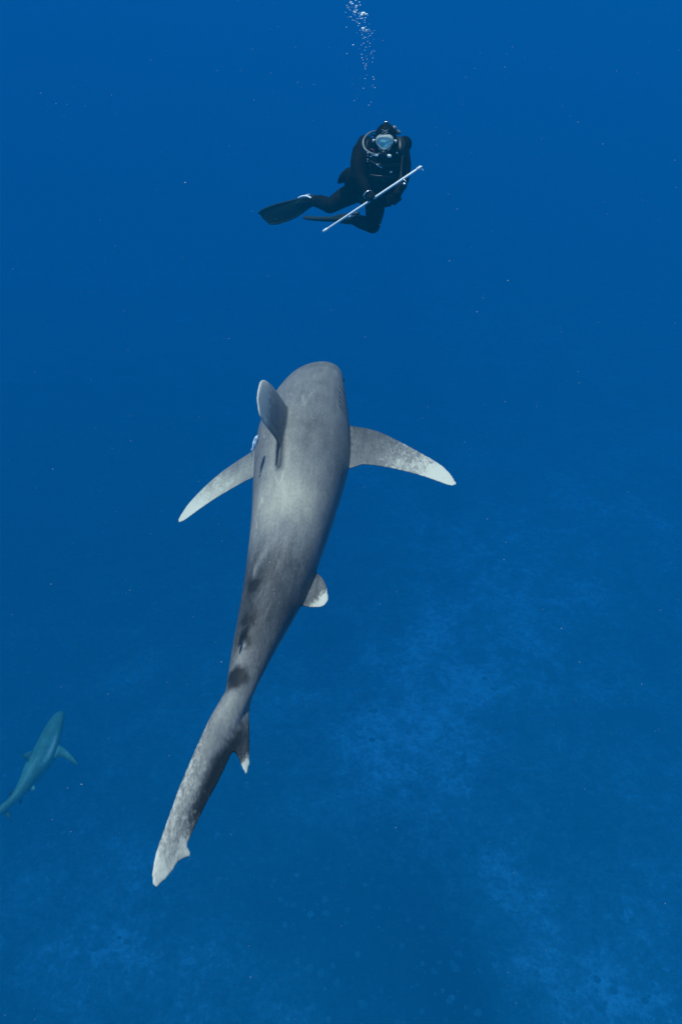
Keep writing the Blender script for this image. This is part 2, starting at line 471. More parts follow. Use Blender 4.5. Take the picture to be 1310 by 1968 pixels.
def rubble():
    rnd = random.Random(5); mb_v = []; mb_f = []
    bm = bmesh.new(); bmesh.ops.create_icosphere(bm, subdivisions=1, radius=1)
    bv = [v.co.copy() for v in bm.verts]; bf = [tuple(v.index for v in f.verts) for f in bm.faces]; bm.free()
    for k in range(7000):
        y = 8 + 66 * rnd.random() ** 1.3; x = rnd.uniform(-0.62, 0.62) * (y + 20)
        g = sum(a * math.exp(-((x - gx) ** 2 + (y - gy) ** 2) / (2 * s * s)) for gx, gy, s, a in GS)
        n1 = mnoise.fractal(Vector((x * 0.045, y * 0.045, 3.1)), 1.0, 2.0, 4); n2 = mnoise.fractal(Vector((x * 0.26, y * 0.26, 9.7)), 1.0, 2.0, 4)
        sand = 0.445 + g + 0.20 * n1 + 0.16 * n2
        if rnd.random() < sand * 0.9: continue
        z = 0.8 * n1 + max(0.0, 0.55 - sand) * (1.3 + 1.5 * abs(n2)) + 0.10 * n2
        r = 0.05 + 0.20 * rnd.random() ** 2.5; off = len(mb_v); sd = rnd.random() * 50
        for c in bv:
            d = 1 + 0.45 * mnoise.noise(c * 1.7 + Vector((sd, 0, 0)))
            mb_v.append((x + c.x * r * d * rnd.uniform(.9, 1.2), y + c.y * r * d, z + c.z * r * d * 0.4))
        mb_f += [tuple(i + off for i in f) for f in bf]
    me = bpy.data.meshes.new('coral_rubble'); me.from_pydata(mb_v, [], mb_f); me.update()
    t = NT('coral_rubble'); co = t.objco(); nz = t.noise(co, 0.8, 3); n2 = t.noise(co, 6, 4)
    t.bsdf(t.ramp(t.math('ADD', t.math('MULTIPLY', nz, 0.7), t.math('MULTIPLY', n2, 0.3)), [(0.35, (0.10, 0.10, 0.09)), (0.55, (0.18, 0.175, 0.16)), (0.70, (0.42, 0.41, 0.37))]), 0.9, 0.1)
    tag(link_obj('coral_rubble', me, t.m), 'pale and dark lumps of coral rubble strewn over the sea floor', 'rubble', kind='stuff')
rubble()

# ---- the water itself
def water():
    mb = MB(); z0, z1 = -4.0, ZC + 1.3
    q = [(-900, -800), (900, -800), (900, 1100), (-900, 1100)]
    mb.rings([[(x, y, z0) for x, y in q], [(x, y, z1) for x, y in q]])
    t = NT('sea_water'); v = t.n('ShaderNodeVolumePrincipled')
    v.inputs['Density'].default_value = WATER_DENSITY
    v.inputs['Color'].default_value = (*WATER_COLOR, 1)
    v.inputs['Absorption Color'].default_value = (*WATER_ABSORB, 1)
    v.inputs['Anisotropy'].default_value = WATER_G
    v.inputs['Density Attribute'].default_value = ''
    t.link(v.outputs[0], t.out.inputs['Volume'])
    o = mb.build('haze', t.m, None, False)
    tag(o, 'clear deep blue sea water filling the whole scene', 'water', kind='stuff')
water()

# ================================================================== THE WHITETIP SHARK
class SharkKit:
    def __init__(s, rows, tone, n_st, n_round, wk=1.0):
        st = []
        for y, l, r, drop, kt, kb, roll, *kw in rows:
            a = at_z(l, y, ZC - drop); b = at_z(r, y, ZC - drop); c = (a + b) / 2; w = (b - a).length / 2 * wk
            st.append((c.x, c.y, c.z, w * (kw[0] if kw else 1.0), w * kt, w * kb, roll, y))
        s.mb = MB(); s.fr = body_loft(s.mb, st, n_st, n_round, tone)
    def at(s, y): return min(s.fr, key=lambda q: abs(q[4] - y))[:7]
    def back(s, y): return min(s.fr, key=lambda q: abs(q[7] - y))[:7]
    def back_fin(s, y0, y1, lead2, trail2, t, tonefn, tf, tt, sink, lean=0.0, n=26, side=1, tmin=0.008, tipfn=None):
        """fin in the shark's middle plane: points are (fraction along base, height m)"""
        p0, a0, r0, u0, _, w0, h0 = s.back(y0) if side > 0 else s.at(y0); p1, a1, r1, u1, _, w1, h1 = s.back(y1) if side > 0 else s.at(y1)
        A = p0 + u0 * (h0 - sink) * side; B = p1 + u1 * (h1 - sink) * side; ax = (B - A)
        uu = ((u0 + u1) / 2 * side - (r0 + r1) / 2 * lean).normalized()
        f = lambda c, b: A + ax * c + uu * b
        fin(s.mb, [f(*q) for q in lead2], [f(*q) for q in trail2], t, n, 9, tf, tt, tonefn=tonefn, tmin=tmin, tipfn=tipfn)
        return f, ax.length

def plane_outline(pts, p0, n): return [at_plane(x, y, p0, n) for x, y in pts]

def big_shark():
    # photo row, left edge, right edge, height below camera, top/width, bottom/width, roll
    rows = [(709, 610, 642, 1.75, .55, .50, 16), (714, 582, 651, 1.74, .55, .50, 16), (726, 557, 658, 1.73, .60, .58, 17), (747, 538, 662, 1.71, .70, .72, 18), (775, 521, 666, 1.70, .80, .85, 19),
            (805, 509, 669, 1.70, .90, .98, 20), (840, 497, 671, 1.70, .98, 1.05, 20), (880, 491, 669, 1.70, 1.0, 1.08, 20), (920, 488, 660, 1.70, 1.0, 1.05, 20),
            (960, 486, 649, 1.70, 1.0, 1.02, 20), (1000, 484, 637, 1.70, 1.0, 1.0, 19), (1050, 479, 620, 1.70, 1.0, 1.0, 18), (1100, 473, 602, 1.70, 1.0, 1.0, 18),
            (1150, 465, 578, 1.70, 1.0, 1.0, 18), (1200, 456, 551, 1.70, 1.0, 1.0, 18), (1250, 446, 525, 1.70, .95, .95, 19), (1300, 437, 502, 1.70, .85, .85, 22), (1332, 430, 489, 1.70, .85, .85, 30, .92),
            (1365, 414, 476, 1.70, .85, .85, 42, .62), (1410, 396, 452, 1.70, .85, .85, 52, .38), (1470, 366, 412, 1.70, .8, .8, 56, .24)]
    def tone(y, th):
        a = abs(th); v = 0.415
        nz = mnoise.fractal(Vector((y * .03, th * 2.2, 4.0)), 1.0, 2.0, 4)
        n2 = max(0.0, 0.45 + 1.6 * mnoise.fractal(Vector((y * .045, th * 9.0, 8.0)), 0.8, 2.0, 4))
        v += 0.04 * gauss(y, 740, 50)
        v += 0.29 * gauss(y, 955, 50) * gauss(th, 0.12, .80)                      # rippling sunlight behind the dorsal fin, painted in as a pale saddle
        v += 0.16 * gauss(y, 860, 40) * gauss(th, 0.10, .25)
        v -= 0.10 * gauss(y, 845, 35) * gauss(th, 0.42, .18)
        v -= 0.17 * gauss(y, 1140, 60) * gauss(th, 0.05, 1.2)                     # dark stretch of the back
        v -= 0.07 * sstep(y, 1020, 1080) * (1 - sstep(y, 1270, 1320))
        v -= 0.55 * gauss(y, 1118, 22) * gauss(th, -0.22, .20) * n2
        v += 0.42 * gauss(y, 1082, 20) * gauss(th + (y - 1080) * .006, -0.20, .07)
        v -= 0.80 * gauss(y, 1212, 22) * gauss(th, -0.10, .28) * n2
        v -= 0.55 * gauss(y, 1240, 18) * gauss(th, 0.14, .15) * n2
        v += 0.30 * gauss(y, 1262, 15) * gauss(th, 0.02, .20)
        d = math.sqrt(((y - 1303) / 21) ** 2 + ((th - .12) / .85) ** 2) + 0.35 * nz + 0.5 * (n2 - .45)
        v -= 0.70 * (1 - sstep(d, .65, 1.10))                                     # dark patch in front of the tail
        v += 0.22 * (1 - sstep(d, .15, .65))
        v += 0.16 * sstep(y + 8 * nz, 1324, 1340)
        v += 0.40 * sstep(a, 1.85, 2.30) * (1 - sstep(y, 1290, 1340))             # pale belly
        return v
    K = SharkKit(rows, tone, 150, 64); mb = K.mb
    # pectoral fins
    p, a, r, u, *_ = K.at(870)
    root = p + r * 0.12 - u * 0.07
    sp = (r * math.cos(.16) - u * math.sin(.16)); nr = sp.cross(a).normalized()
    lead = plane_outline([(600, 812), (640, 813), (672, 818), (720, 827), (765, 847), (810, 871), (848, 894), (868, 914), (876, 928)], root, nr)
    trail = plane_outline([(600, 905), (640, 905), (675, 900), (692, 894), (712, 894), (750, 900), (800, 912), (845, 927), (866, 934), (876, 932)], root, nr)
    def ptip(b, x): return -0.25 + 0.55 * sstep(b, .30, .62) + 0.95 * sstep(b, .66, .93) + 0.12 * gauss(x, .9, .2)
    def ptone(b, x): return 0.27 + 0.12 * gauss(x, 0.85, .25) + 0.20 * sstep(b, 0.35, .75)
    fin(mb, lead, trail, 0.030, 44, 11, tonefn=ptone, tipfn=ptip)
    pl = p - r * 0.12 - u * 0.06
    spl = (-r * math.cos(.10) - u * math.sin(.10)); nl = spl.cross(a).normalized()
    lead = plane_outline([(560, 812), (520, 838), (490, 864), (455, 887), (420, 912), (390, 939), (362, 969), (347, 991), (342, 1000)], pl, nl)
    trail = plane_outline([(560, 905), (520, 908), (487, 918), (450, 937), (410, 961), (378, 983), (356, 999), (344, 1005)], pl, nl)
    def ptonel(b, x): return 0.38 + 0.20 * gauss(x, 0.75, .3) + 0.22 * sstep(b, 0.35, .75)  # left fin toned paler than the right: its stronger sunlight painted in
    fin(mb, lead, trail, 0.030, 44, 11, tonefn=ptonel, tipfn=ptip)
    # first dorsal fin
    def dtone(b, x): return 0.44 - 0.16 * sstep(x, .4, 1.0) * (1 - b) + 0.22 * b
    def dtip(b, x): return -0.2 + 0.45 * sstep(b, .30, .55) + 1.0 * sstep(b, .52, .82) + 0.35 * sstep(x, .6, 1) * sstep(b, .4, .7)
    f, Lb = K.back_fin(784, 866, [(-0.12, -.02), (0.02, .055), (0.14, .118), (0.28, .175), (0.46, .225), (0.64, .254), (0.86, .265)],
                       [(1.02, -.02), (1.0, .03), (1.02, .07), (1.12, .12), (1.24, .178), (1.27, .222), (1.10, .263)], 0.036, dtone, 0.44, 0.98, 0.012, -0.06, 36, tipfn=dtip)
    fin(mb, [f(0.80, .012), f(1.0, .024), f(1.2, .025), f(1.36, .019)], [f(0.80, -.02), f(1.0, -.006), f(1.2, .006), f(1.365, .014)], 0.008, 16, 7, 3, 4, tone=0.36, tmin=0.010)
    # second dorsal fin
    def d2(b, x): return 0.14 + 0.55 * sstep(x, .75, 1)
    K.back_fin(1188, 1238, [(0, -.01), (.35, .018), (.75, .034), (1.05, .038)], [(1.0, -.01), (1.1, .008), (1.4, .022), (1.55, .026)], 0.012, d2, 3, 4, 0.004, 0.1)
    # pelvic fins
    p, a, r, u, _, w, h = K.at(1128)
    pr = p + r * w * .72 - u * h * .45
    spr = (r * math.cos(.30) - u * math.sin(.30)); nr = spr.cross(a).normalized()
    lead = plane_outline([(570, 1085), (592, 1090), (608, 1100), (621, 1112), (629, 1131), (631, 1150)], pr, nr)
    trail = plane_outline([(545, 1165), (560, 1168), (578, 1165), (598, 1168), (620, 1166), (630, 1156)], pr, nr)
    def pvt(b, x): return 0.30 + .3 * b - .2 * sstep(x, .3, .0)
    fin(mb, lead, trail, 0.018, 28, 9, tonefn=lambda b, x: .16 + .35 * b, tipfn=lambda b, x: -0.45 + 1.5 * sstep(b + .25 * x, .55, 1.0))  # dark root: shadow of the body painted into the fin tone
    plv = p - r * w * .45 - u * h * .80
    fin(mb, [plv + a * .08 + r * .04, plv + a * .05 - r * .02 - u * .03, plv - a * .02 - r * .04 - u * .06, plv - a * .06 - r * .05 - u * .08],
        [plv - a * .10 + r * .04, plv - a * .10 - r * .01 - u * .02, plv - a * .10 - r * .04 - u * .05, plv - a * .07 - r * .05 - u * .08], 0.016, 20, 9, .6, .95, tonefn=pvt)
    # anal fin, under the tail stalk
    p, a, r, u, _, w, h = K.at(1225)
    an = p - u * h * .8 - r * .01
    fin(mb, [an + a * .06 + u * .02, an + a * .03 - u * .015, an - a * .02 - u * .03, an - a * .04 - u * .032],
        [an - a * .04 + u * .02, an - a * .04 - u * .01, an - a * .05 - u * .02, an - a * .05 - u * .032], 0.012, 18, 9, 2, 3, tone=.25)
    # tail fin, twisted on its side by the stroke
    p, a, r, u, *_ = K.at(1365)
    roll = math.radians(56); r0 = a.cross(Vector((0, 0, 1))).normalized(); u0 = r0.cross(a)
    nt = (r0 * math.cos(roll) + u0 * math.sin(roll)).normalized()
    P0 = K.at(1340)[0]
    lead = plane_outline([(452, 1300), (431, 1332), (405, 1376), (375, 1440), (345, 1511), (320, 1580), (303, 1628), (294, 1664), (292, 1690), (296, 1703)], P0, nt)
    trail = plane_outline([(490, 1318), (484, 1345), (474, 1390), (450, 1440), (424, 1495), (400, 1540), (379, 1582), (352, 1640), (325, 1684), (300, 1706)], P0, nt)
    def ctone(b, x):
        v = 0.58 - 0.60 * sstep(x, .42, .74) * (1 - sstep(b, .62, .86)) * sstep(b, .14, .30)
        v -= 0.18 * gauss(x, 0.0, .05)
        return v
    def ctip(b, x):
        v = 0.16 * sstep(b, .10, .30) + 0.20 * sstep(b, .45, .75) + 0.50 * sstep(b, .80, .97)
        return v - 0.34 * sstep(x, .42, .70) * (1 - sstep(b, .55, .85)) + 0.15 * gauss(x, .1, .12)
    fin(mb, lead, trail, 0.042, 60, 13, tonefn=ctone, tipfn=ctip, tmin=0.009)
    # notch lobe near the tip
    lead = plane_outline([(346, 1600), (357, 1618), (363, 1631), (367, 1642)], P0, nt)
    trail = plane_outline([(318, 1672), (338, 1659), (352, 1652), (366, 1646)], P0, nt)
    fin(mb, lead, trail, 0.006, 16, 7, -0.6, 1.0, tone=.55, tmin=0.010)
    # lower lobe, in the same plane; its shading is painted as dark tone
    lead = plane_outline([(455, 1330), (477, 1362), (480, 1400), (480, 1430), (480, 1452), (479, 1472), (475, 1487)], P0, nt)
    trail = plane_outline([(400, 1470), (432, 1446), (449, 1445), (457, 1455), (462, 1467), (467, 1479), (473, 1488)], P0, nt)
    fin(mb, lead, trail, 0.012, 30, 9, 0.70, 0.86, tone=.10, tmin=0.009)

    me = remesh(mb, 'shark', 0.0042, 9, 0.5)
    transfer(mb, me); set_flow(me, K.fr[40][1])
    gs = []
    for k in range(5):
        p, a, r, u, _, w, h = K.at(780 + 11 * k)
        for sgn in (-1, 1):
            gs.append((p + r * sgn * w * .985 + u * h * .30, p + r * sgn * w * .93 - u * h * .45 - a * .01, 0.007, 0.006))
    carve(me, gs, 0.4)
    rnd = random.Random(21); sc = []
    for k in range(16):                                                            # old scratches on the back
        p, a, r, u, _, w, h = K.at(rnd.uniform(770, 1240)); t0 = rnd.uniform(-.7, .8); t1 = t0 + rnd.uniform(-.16, .16); l = rnd.uniform(.02, .07)
        S = lambda t: r * w * math.sin(t) + u * h * math.cos(t)
        sc.append((p + S(t0) + a * l, p + S(t1) - a * l, 0.0042, 0.0008))
    carve(me, sc, -0.16)
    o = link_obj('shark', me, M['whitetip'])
    tag(o, 'large grey shark with white mottled fin tips, seen from above, swimming towards the diver', 'shark')
    p, a, r, u, _, w, h = K.at(742)
    for sgn in (-1, 1):
        e = MB(); e.ellipsoid(p + r * sgn * w * .95 - u * h * .10, .012, .012, .012)
        e.build('eye', M['eye'], o)
    return K
BIG = big_shark()

# ================================================================== THE SMALL SHARK
def small_shark():
    D = 14.0
    rows = [(1371, 106, 124, D, .55, .55, 34), (1379, 98, 126, D, .65, .65, 34), (1395, 89, 123, D, .8, .8, 34), (1409, 83, 119.5, D, .9, .9, 34), (1422, 77, 115.5, D, .95, 1., 34), (1436, 71, 112, D, 1, 1, 34),
            (1450, 65, 107, D, 1, 1, 34), (1464, 57, 100, D, 1, 1, 34), (1477, 49, 90, D, 1, 1, 34), (1491, 43, 78, D, 1, 1, 34), (1505, 37, 65, D, 1, 1, 34), (1519, 30, 53, D, 1, 1, 34),
            (1532, 20, 40, D, .95, .95, 36), (1541, 13, 30, D, .9, .9, 38), (1552, 0, 18, D, .9, .9, 42), (1564, -14, 4, D, .8, .8, 46), (1580, -30, -16, D, .6, .6, 50)]
    def tone(y, th):
        v = 0.46 + 0.10 * gauss(y, 1475, 25) * gauss(th, 0.3, .7)
        v += 0.45 * sstep(abs(th), 1.75, 2.1)
        v += 0.55 * gauss(th, 1.45, .14) * gauss(y, 1432, 22)
        return v
    K = SharkKit(rows, tone, 90, 40, 1.06); mb = K.mb
    p, a, r, u, _, w, h = K.at(1445)
    root = p + r * w * .6 - u * h * .4
    sp = (r * math.cos(.25) - u * math.sin(.25)); nr = sp.cross(a).normalized()
    lead = plane_outline([(98, 1430), (114, 1432), (124, 1438), (137, 1450), (145, 1460), (150, 1468)], root, nr)
    trail = plane_outline([(96, 1460), (111, 1456), (120, 1455), (131, 1461), (144, 1469), (149, 1470)], root, nr)
    def pt(b, x): return 0.5 - .32 * sstep(x, .55, .95)
    fin(mb, lead, trail, 0.04, 24, 9, 0.80, 1.1, tonefn=pt, tmin=.014)
    ll = [q - 2 * r * (q - p).dot(r) for q in lead]; tt = [q - 2 * r * (q - p).dot(r) for q in trail]
    fin(mb, ll, tt, 0.04, 24, 9, 0.80, 1.1, tonefn=pt, tmin=.014)
    K.back_fin(1440, 1464, [(-.1, -.03), (.2, .07), (.5, .14), (.85, .185)], [(1, -.03), (.92, .05), (.95, .12), (.98, .18)], .035, pt, .72, 1.0, .02, .15, 22, 1, .014)
    K.back_fin(1518, 1527, [(-.1, -.02), (.3, .03), (.8, .055), (1.1, .06)], [(1, -.02), (1.1, .02), (1.3, .04), (1.4, .05)], .015, lambda b, x: .1, .0, .6, .008, 0, 14, 1, .014)
    K.back_fin(1524, 1532, [(-.1, -.02), (.3, .04), (.8, .08), (1.1, .09)], [(1, -.02), (1.1, .03), (1.3, .06), (1.4, .08)], .015, lambda b, x: .1, .0, .6, .008, 0, 14, -1, .014)
    p, a, r, u, _, w, h = K.at(1507)
    for sg in (1, -1):
        q = p + r * sg * w * .6 - u * h * .6; o_ = r * sg * .8 - u * .6
        fin(mb, [q + a * .08, q + a * .03 + o_ * .06, q - a * .05 + o_ * .12], [q - a * .10, q - a * .09 + o_ * .06, q - a * .07 + o_ * .12], .015, 14, 7, .7, 1.2, tonefn=lambda b, x: .7 - .6 * sstep(x, .5, .9), tmin=.014)
    # tail
    p, a, r, u, _, w, h = K.at(1552)
    fin(mb, [p + u * .03 + a * .05, p + u * .10 - a * .12, p + u * .22 - a * .30, p + u * .30 - a * .42],
        [p - u * .05 - a * .02, p - u * .0 - a * .16, p + u * .14 - a * .30, p + u * .29 - a * .44], .03, 24, 9, 2, 3, tonefn=lambda b, x: .6 - .4 * sstep(x, .6, .95), tmin=.014)
    lead = plane_outline([(24, 1540), (17, 1556), (21, 1566), (21, 1577)], p, (r + u * .5).normalized())
    trail = plane_outline([(-4, 1566), (8, 1564), (14, 1569), (20, 1578)], p, (r + u * .5).normalized())
    fin(mb, lead, trail, .02, 16, 9, .2, 1.2, tone=.2, tmin=.014)
    me = remesh(mb, 'shark', 0.010, 4, 0.5); transfer(mb, me); set_flow(me, K.fr[40][1])
    o = link_obj('shark', me, M['reef'])
    tag(o, 'small blue-green shark with dark fin edges swimming deep below near the left edge', 'shark')
small_shark()

# ================================================================== THE PILOT FISH
def pilot_fish():
    # hangs just above the shark's left flank, between it and the sun
    s0 = at_z(504, 893, ZC - 1.585)
    best = min((s0 + TO_SUN * (0.02 + 0.005 * k) for k in range(40)), key=lambda q: abs(project(q)[1] - 852))
    p, a, r, u, *_ = BIG.at(850)
    ax = (a + r * 0.14).normalized(); rt = ax.cross(Vector((0, 0, 1))).normalized(); up = rt.cross(ax)
    mb = MB(); rings = []
    prof = [(-.050, .0016, .004), (-.042, .0022, .006), (-.030, .0045, .010), (-.012, .0078, .0150), (.008, .0088, .0165), (.026, .0075, .0140), (.040, .0050, .0095), (.049, .0020, .004)]
    for t, w, h in prof:
        rings.append([best + ax * t + rt * w * math.cos(2*math.pi*j/14) + up * h * math.sin(2*math.pi*j/14) for j in range(14)])
    mb.rings(rings)
    o = mb.build('pilot_fish', M['pilot'])
    tag(o, "tiny pale blue fish close above the big shark's left flank by its fin", 'fish')
    def thin(name, pts):
        q = MB(); q.rings([[best + ax * x + up * z + rt * .0009 for x, z in pts], [best + ax * x + up * z - rt * .0009 for x, z in pts]]); q.build(name, M['pilot'], o)
    thin('tail_fin', [(-.046, .004), (-.064, .018), (-.060, .0), (-.064, -.018), (-.046, -.004)])
    thin('dorsal_fin', [(.012, .014), (-.002, .022), (-.026, .014), (-.030, .009)])
    thin('anal_fin', [(.0, -.013), (-.010, -.020), (-.026, -.013), (-.030, -.009)])
    for sg in (1, -1):
        e = MB(); e.ellipsoid(best + ax * .038 + rt * sg * .0052 + up * .002, .0022, .0022, .0022, 8, 6); e.build('eye', M['eye'], o)
pilot_fish()

# ================================================================== THE DIVER
def arc(p0, p1, p2, n=14):
    P0, P1, P2 = Vector(p0), Vector(p1), Vector(p2)
    return [P0 * (1-t)**2 + P1 * 2*t*(1-t) + P2 * t*t for t in [i/(n-1) for i in range(n)]]
def smooth_path(pts, n=24): return [Vector(q) for q in catmull([tuple(p) for p in pts], n)]

def diver():
    Z = Vector((0, 0, 1))
    hc = at_y(740, 272, 6.86)                                   # head
    hf = (CAM_P - hc); hf.z *= 0.55; hf.x -= 0.5; hf.normalize()  # the way the face looks
    hr = Z.cross(hf).normalized(); hu = hf.cross(hr).normalized()   # hr: image right
    if hr.x < 0: hr = -hr
    def H(x, y, z): return hc + hr * x + hu * y + hf * z        # right, up, out of the face
    root = bpy.data.objects.new('person', None); COL.objects.link(root)
    tag(root, 'scuba diver in black wetsuit and fins, kneeling in mid water with a white pole', 'person')

    neck = at_y(736, 302, 6.95); chest = at_y(729, 316, 6.96); belly = at_y(718, 346, 7.14); pelv = at_y(708, 366, 7.32)
    shR = at_y(694, 292, 6.98); shL = at_y(770, 294, 6.96)
    elR = at_y(690, 340, 6.80); elL = at_y(774, 341, 6.78)
    haR = at_y(709, 377, 6.66); haL = at_y(764, 372, 6.62)
    hipR = at_y(694, 364, 7.32); hipL = at_y(720, 372, 7.28)
    knR = at_y(634, 396, 7.14); knL = at_y(716, 434, 7.04)
    anR = at_y(600, 386, 7.52); anL = at_y(676, 421, 7.42)
    toR = at_y(578, 391, 7.66); toL = at_y(655, 420, 7.54)

    b = MB()
    # head and neck
    rot = Matrix((hr, hf, hu)).transposed()
    b.ellipsoid(hc + hu * .018 - hf * .012, .076, .095, .105, 20, 14, rot)
    b.ellipsoid(H(0, -.045, .022), .056, .066, .068, 16, 10, rot)      # jaw
    b.tube([H(0, -.02, .078), H(0, -.035, .100)], [.010, .014], 10, 3)  # nose
    b.tube([H(0, -.09, -.03), neck], [.058, .066], 14, 3)
    # trunk
    b.tube([neck * .6 + chest * .4, chest, belly, pelv], [.125, .155, .138, .140], 22, 4)
    b.tube([shR, chest + Vector((-.02, 0, .02)), shL], [.075, .10, .075], 16, 4)
    b.tube([hipR, pelv, hipL], [.098, .12, .098], 16, 4)
    # arms
    def limb(pts, rad, n=16): b.tube(smooth_path(pts, 18), list(np.interp(np.linspace(0, 1, 18), np.linspace(0, 1, len(rad)), rad)), n, 4)
    limb([shR, shR * .5 + elR * .5 + Vector((-.016, -.01, 0)), elR], [.078, .070, .056]); limb([elR, elR * .5 + haR * .5, haR], [.056, .050, .034])
    limb([shL, shL * .5 + elL * .5 + Vector((.010, -.01, 0)), elL], [.076, .068, .056]); limb([elL, elL * .5 + haL * .5, haL], [.056, .050, .034])
    # legs
    limb([hipR, hipR * .5 + knR * .5 + Vector((0, 0, .01)), knR], [.100, .088, .066]); limb([knR, knR * .55 + anR * .45 + Vector((0, 0, .012)), anR], [.066, .062, .044])
    limb([hipL, hipL * .5 + knL * .5 + Vector((.01, 0, 0)), knL], [.100, .088, .066]); limb([knL, knL * .55 + anL * .45, anL], [.066, .062, .044])
    limb([anR, toR], [.046, .038]); limb([anL, toL], [.046, .038])

    # the pole, held across the body
    q0 = at_y(623, 444, 6.62); q1 = at_y(807, 322, 6.56)
    pax = (q1 - q0).normalized()
    def on_pole(px): return min((q0.lerp(q1, k / 200) for k in range(201)), key=lambda q: abs(project(q)[0] - px))
    def grip(G, wrist, rp, ext=1.0):
        """palm, four fingers and a thumb closed round an axis at G"""
        w = (wrist - G); w = (w - pax * w.dot(pax)).normalized(); front = pax.cross(w).normalized()
        if front.y > 0: front = -front
        R = rp + .010
        b.tube([wrist, G + w * .055 , G + w * (R + .006)], [.032, .036, .030], 12, 3)
        for k in range(4):
            o = pax * (k - 1.5) * .0215; ln = (.86, 1.0, .96, .8)[k]
            pts = []
            for t in (0, .18, .4, .62, .85):
                an = -.25 + t * 3.9 * ln
                pts.append(G + o + w * R * math.cos(an) * 1.25 + front * R * math.sin(an) * 1.25)
            b.tube([G + o + w * .05 + front * .006] + pts, [.011, .0105, .010, .0095, .009, .008], 8, 2)
        pts = [G - pax * .025 + w * .055 + front * .01, G - pax * .030 + w * .03 + front * .026, G - pax * .018 + w * .006 + front * .034, G - pax * .004 - w * .012 + front * .030]
        b.tube(pts, [.014, .012, .0105, .009], 8, 2)
    G = on_pole(715); grip(G, haR, .011)
    # other hand: half open, fingers bent, beside the console
    ha_dir = (at_y(750, 383, 6.56) - haL).normalized(); sd = ha_dir.cross(Vector((0, -1, 0))).normalized(); fr_ = Vector((0, -1, 0))
    b.tube([haL, haL + ha_dir * .05, haL + ha_dir * .085], [.032, .036, .030], 12, 3, (fr_, .7))
    for k in range(4):
        o = sd * (k - 1.5) * .021; ln = (.85, 1.0, .95, .75)[k]
        p0 = haL + ha_dir * .085 + o; p1 = p0 + (ha_dir * .032 + fr_ * .012) * ln; p2 = p1 + (ha_dir * .012 + fr_ * .026) * ln; p3 = p2 + (-ha_dir * .012 + fr_ * .018) * ln
        b.tube([p0, p1, p2, p3], [.011, .010, .0095, .008], 8, 2)
    b.tube([haL + ha_dir * .02 - sd * .03, haL + ha_dir * .05 - sd * .05 + fr_ * .015, haL + ha_dir * .075 - sd * .048 + fr_ * .03], [.014, .011, .009], 8, 2)
    me = remesh(b, 'body', 0.0075, 3, 0.5)
    me.materials.append(M['neoprene']); me.materials.append(M['skin'])
    for f in me.polygons:
        q = f.center - hc; x, y, z = q.dot(hr), q.dot(hu), q.dot(hf)
        if z > .02 and (x / .062) ** 2 + ((y + .012) / .062) ** 2 < 1: f.material_index = 1
    body = bpy.data.objects.new('body', me); COL.objects.link(body); body.parent = root
    def P(mb, name, mat, parent=root): return mb.build(name, M[mat], parent)

    # hood with a round face opening, and the little valve on top
    hd = MB(); n, m = 36, 22; idx = {}
    for i in range(m + 1):
        ph = -math.pi / 2 + math.pi * i / m
        for j in range(n):
            a = 2 * math.pi * j / n
            d = Vector((math.cos(ph) * math.cos(a), math.cos(ph) * math.sin(a), math.sin(ph)))
            x, y, z = d.x * .088, d.z * .120 + .012, d.y * .108 - .012
            if y < -.03: x *= 1 - .9 * (-.03 - y); z *= 1 - 1.2 * (-.03 - y)
            idx[i, j] = len(hd.v); hd.v.append(H(x, y, z)); hd.d.append(None)
    for i in range(m):
        for j in range(n):
            q = [idx[i, j], idx[i, (j+1) % n], idx[i+1, (j+1) % n], idx[i+1, j]]
            c = sum((hd.v[k] for k in q), Vector()) / 4 - hc
            if c.dot(hf) > .02 and (c.dot(hr) / .066) ** 2 + ((c.dot(hu) + .012) / .066) ** 2 < 1: continue
            hd.f.append(tuple(q))
    hood = P(hd, 'hood', 'neoprene'); so = hood.modifiers.new('s', 'SOLIDIFY'); so.thickness = .005; so.offset = 1
    v = MB(); v.tube([H(.004, .125, -.01), H(.004, .138, -.01), H(.004, .150, -.012)], [.024, .022, .010], 12, 2); P(v, 'hood_valve', 'rubber', hood)
    v = MB(); v.tube([H(-.006, .145, .008), H(.014, .145, .008)], .005, 8, 2); P(v, 'valve_ring', 'silver', hood)
    # emblem on the forehead of the hood: crossed strokes over a curve
    em = MB()
    def fore(x, y): return H(x, y, .1075 - 1.1 * (y - .05) ** 1 * .42 - 3.2 * x * x)
    for pts in ([(-.024, .094), (0, .084), (.024, .074)], [(.024, .094), (0, .084), (-.024, .074)], [(-.018, .072), (0, .067), (.018, .072)]):
        em.tube([fore(*p) for p in pts], .0028, 6, 1)
    P(em, 'emblem', 'emblem', hood)

    # mask: white silicone skirt, frame, lens, strap
    mk = MB()
    def oval(wx, hy, cy, z, n=28, nose=True):
        pts = []
        for j in range(n):
            a = 2 * math.pi * j / n; c, s_ = math.cos(a), math.sin(a)
            x = math.copysign(abs(c) ** .75, c) * wx * .90 * (1 - .34 * max(0, -s_)); y = math.copysign(abs(s_) ** .75, s_) * hy * .86
            if nose and s_ < 0: y -= .014 * math.exp(-(x / .026) ** 2); 
            pts.append(H(x, y + cy, z - 2.2 * x * x))
        return pts
    mk.rings([oval(.076, .062, .010, .066), oval(.082, .064, .009, .085), oval(.080, .055, .007, .118), oval(.073, .047, .006, .130),
              oval(.069, .041, .004, .128), oval(.067, .040, .004, .112), oval(.067, .044, .005, .085), oval(.067, .048, .006, .066)], cap=False)
    nr_ = 28; base = 0
    for j in range(nr_): mk.f.append((7 * nr_ + j, 7 * nr_ + (j + 1) % nr_, (j + 1) % nr_, j))
    mask = P(mk, 'mask', 'silicone')
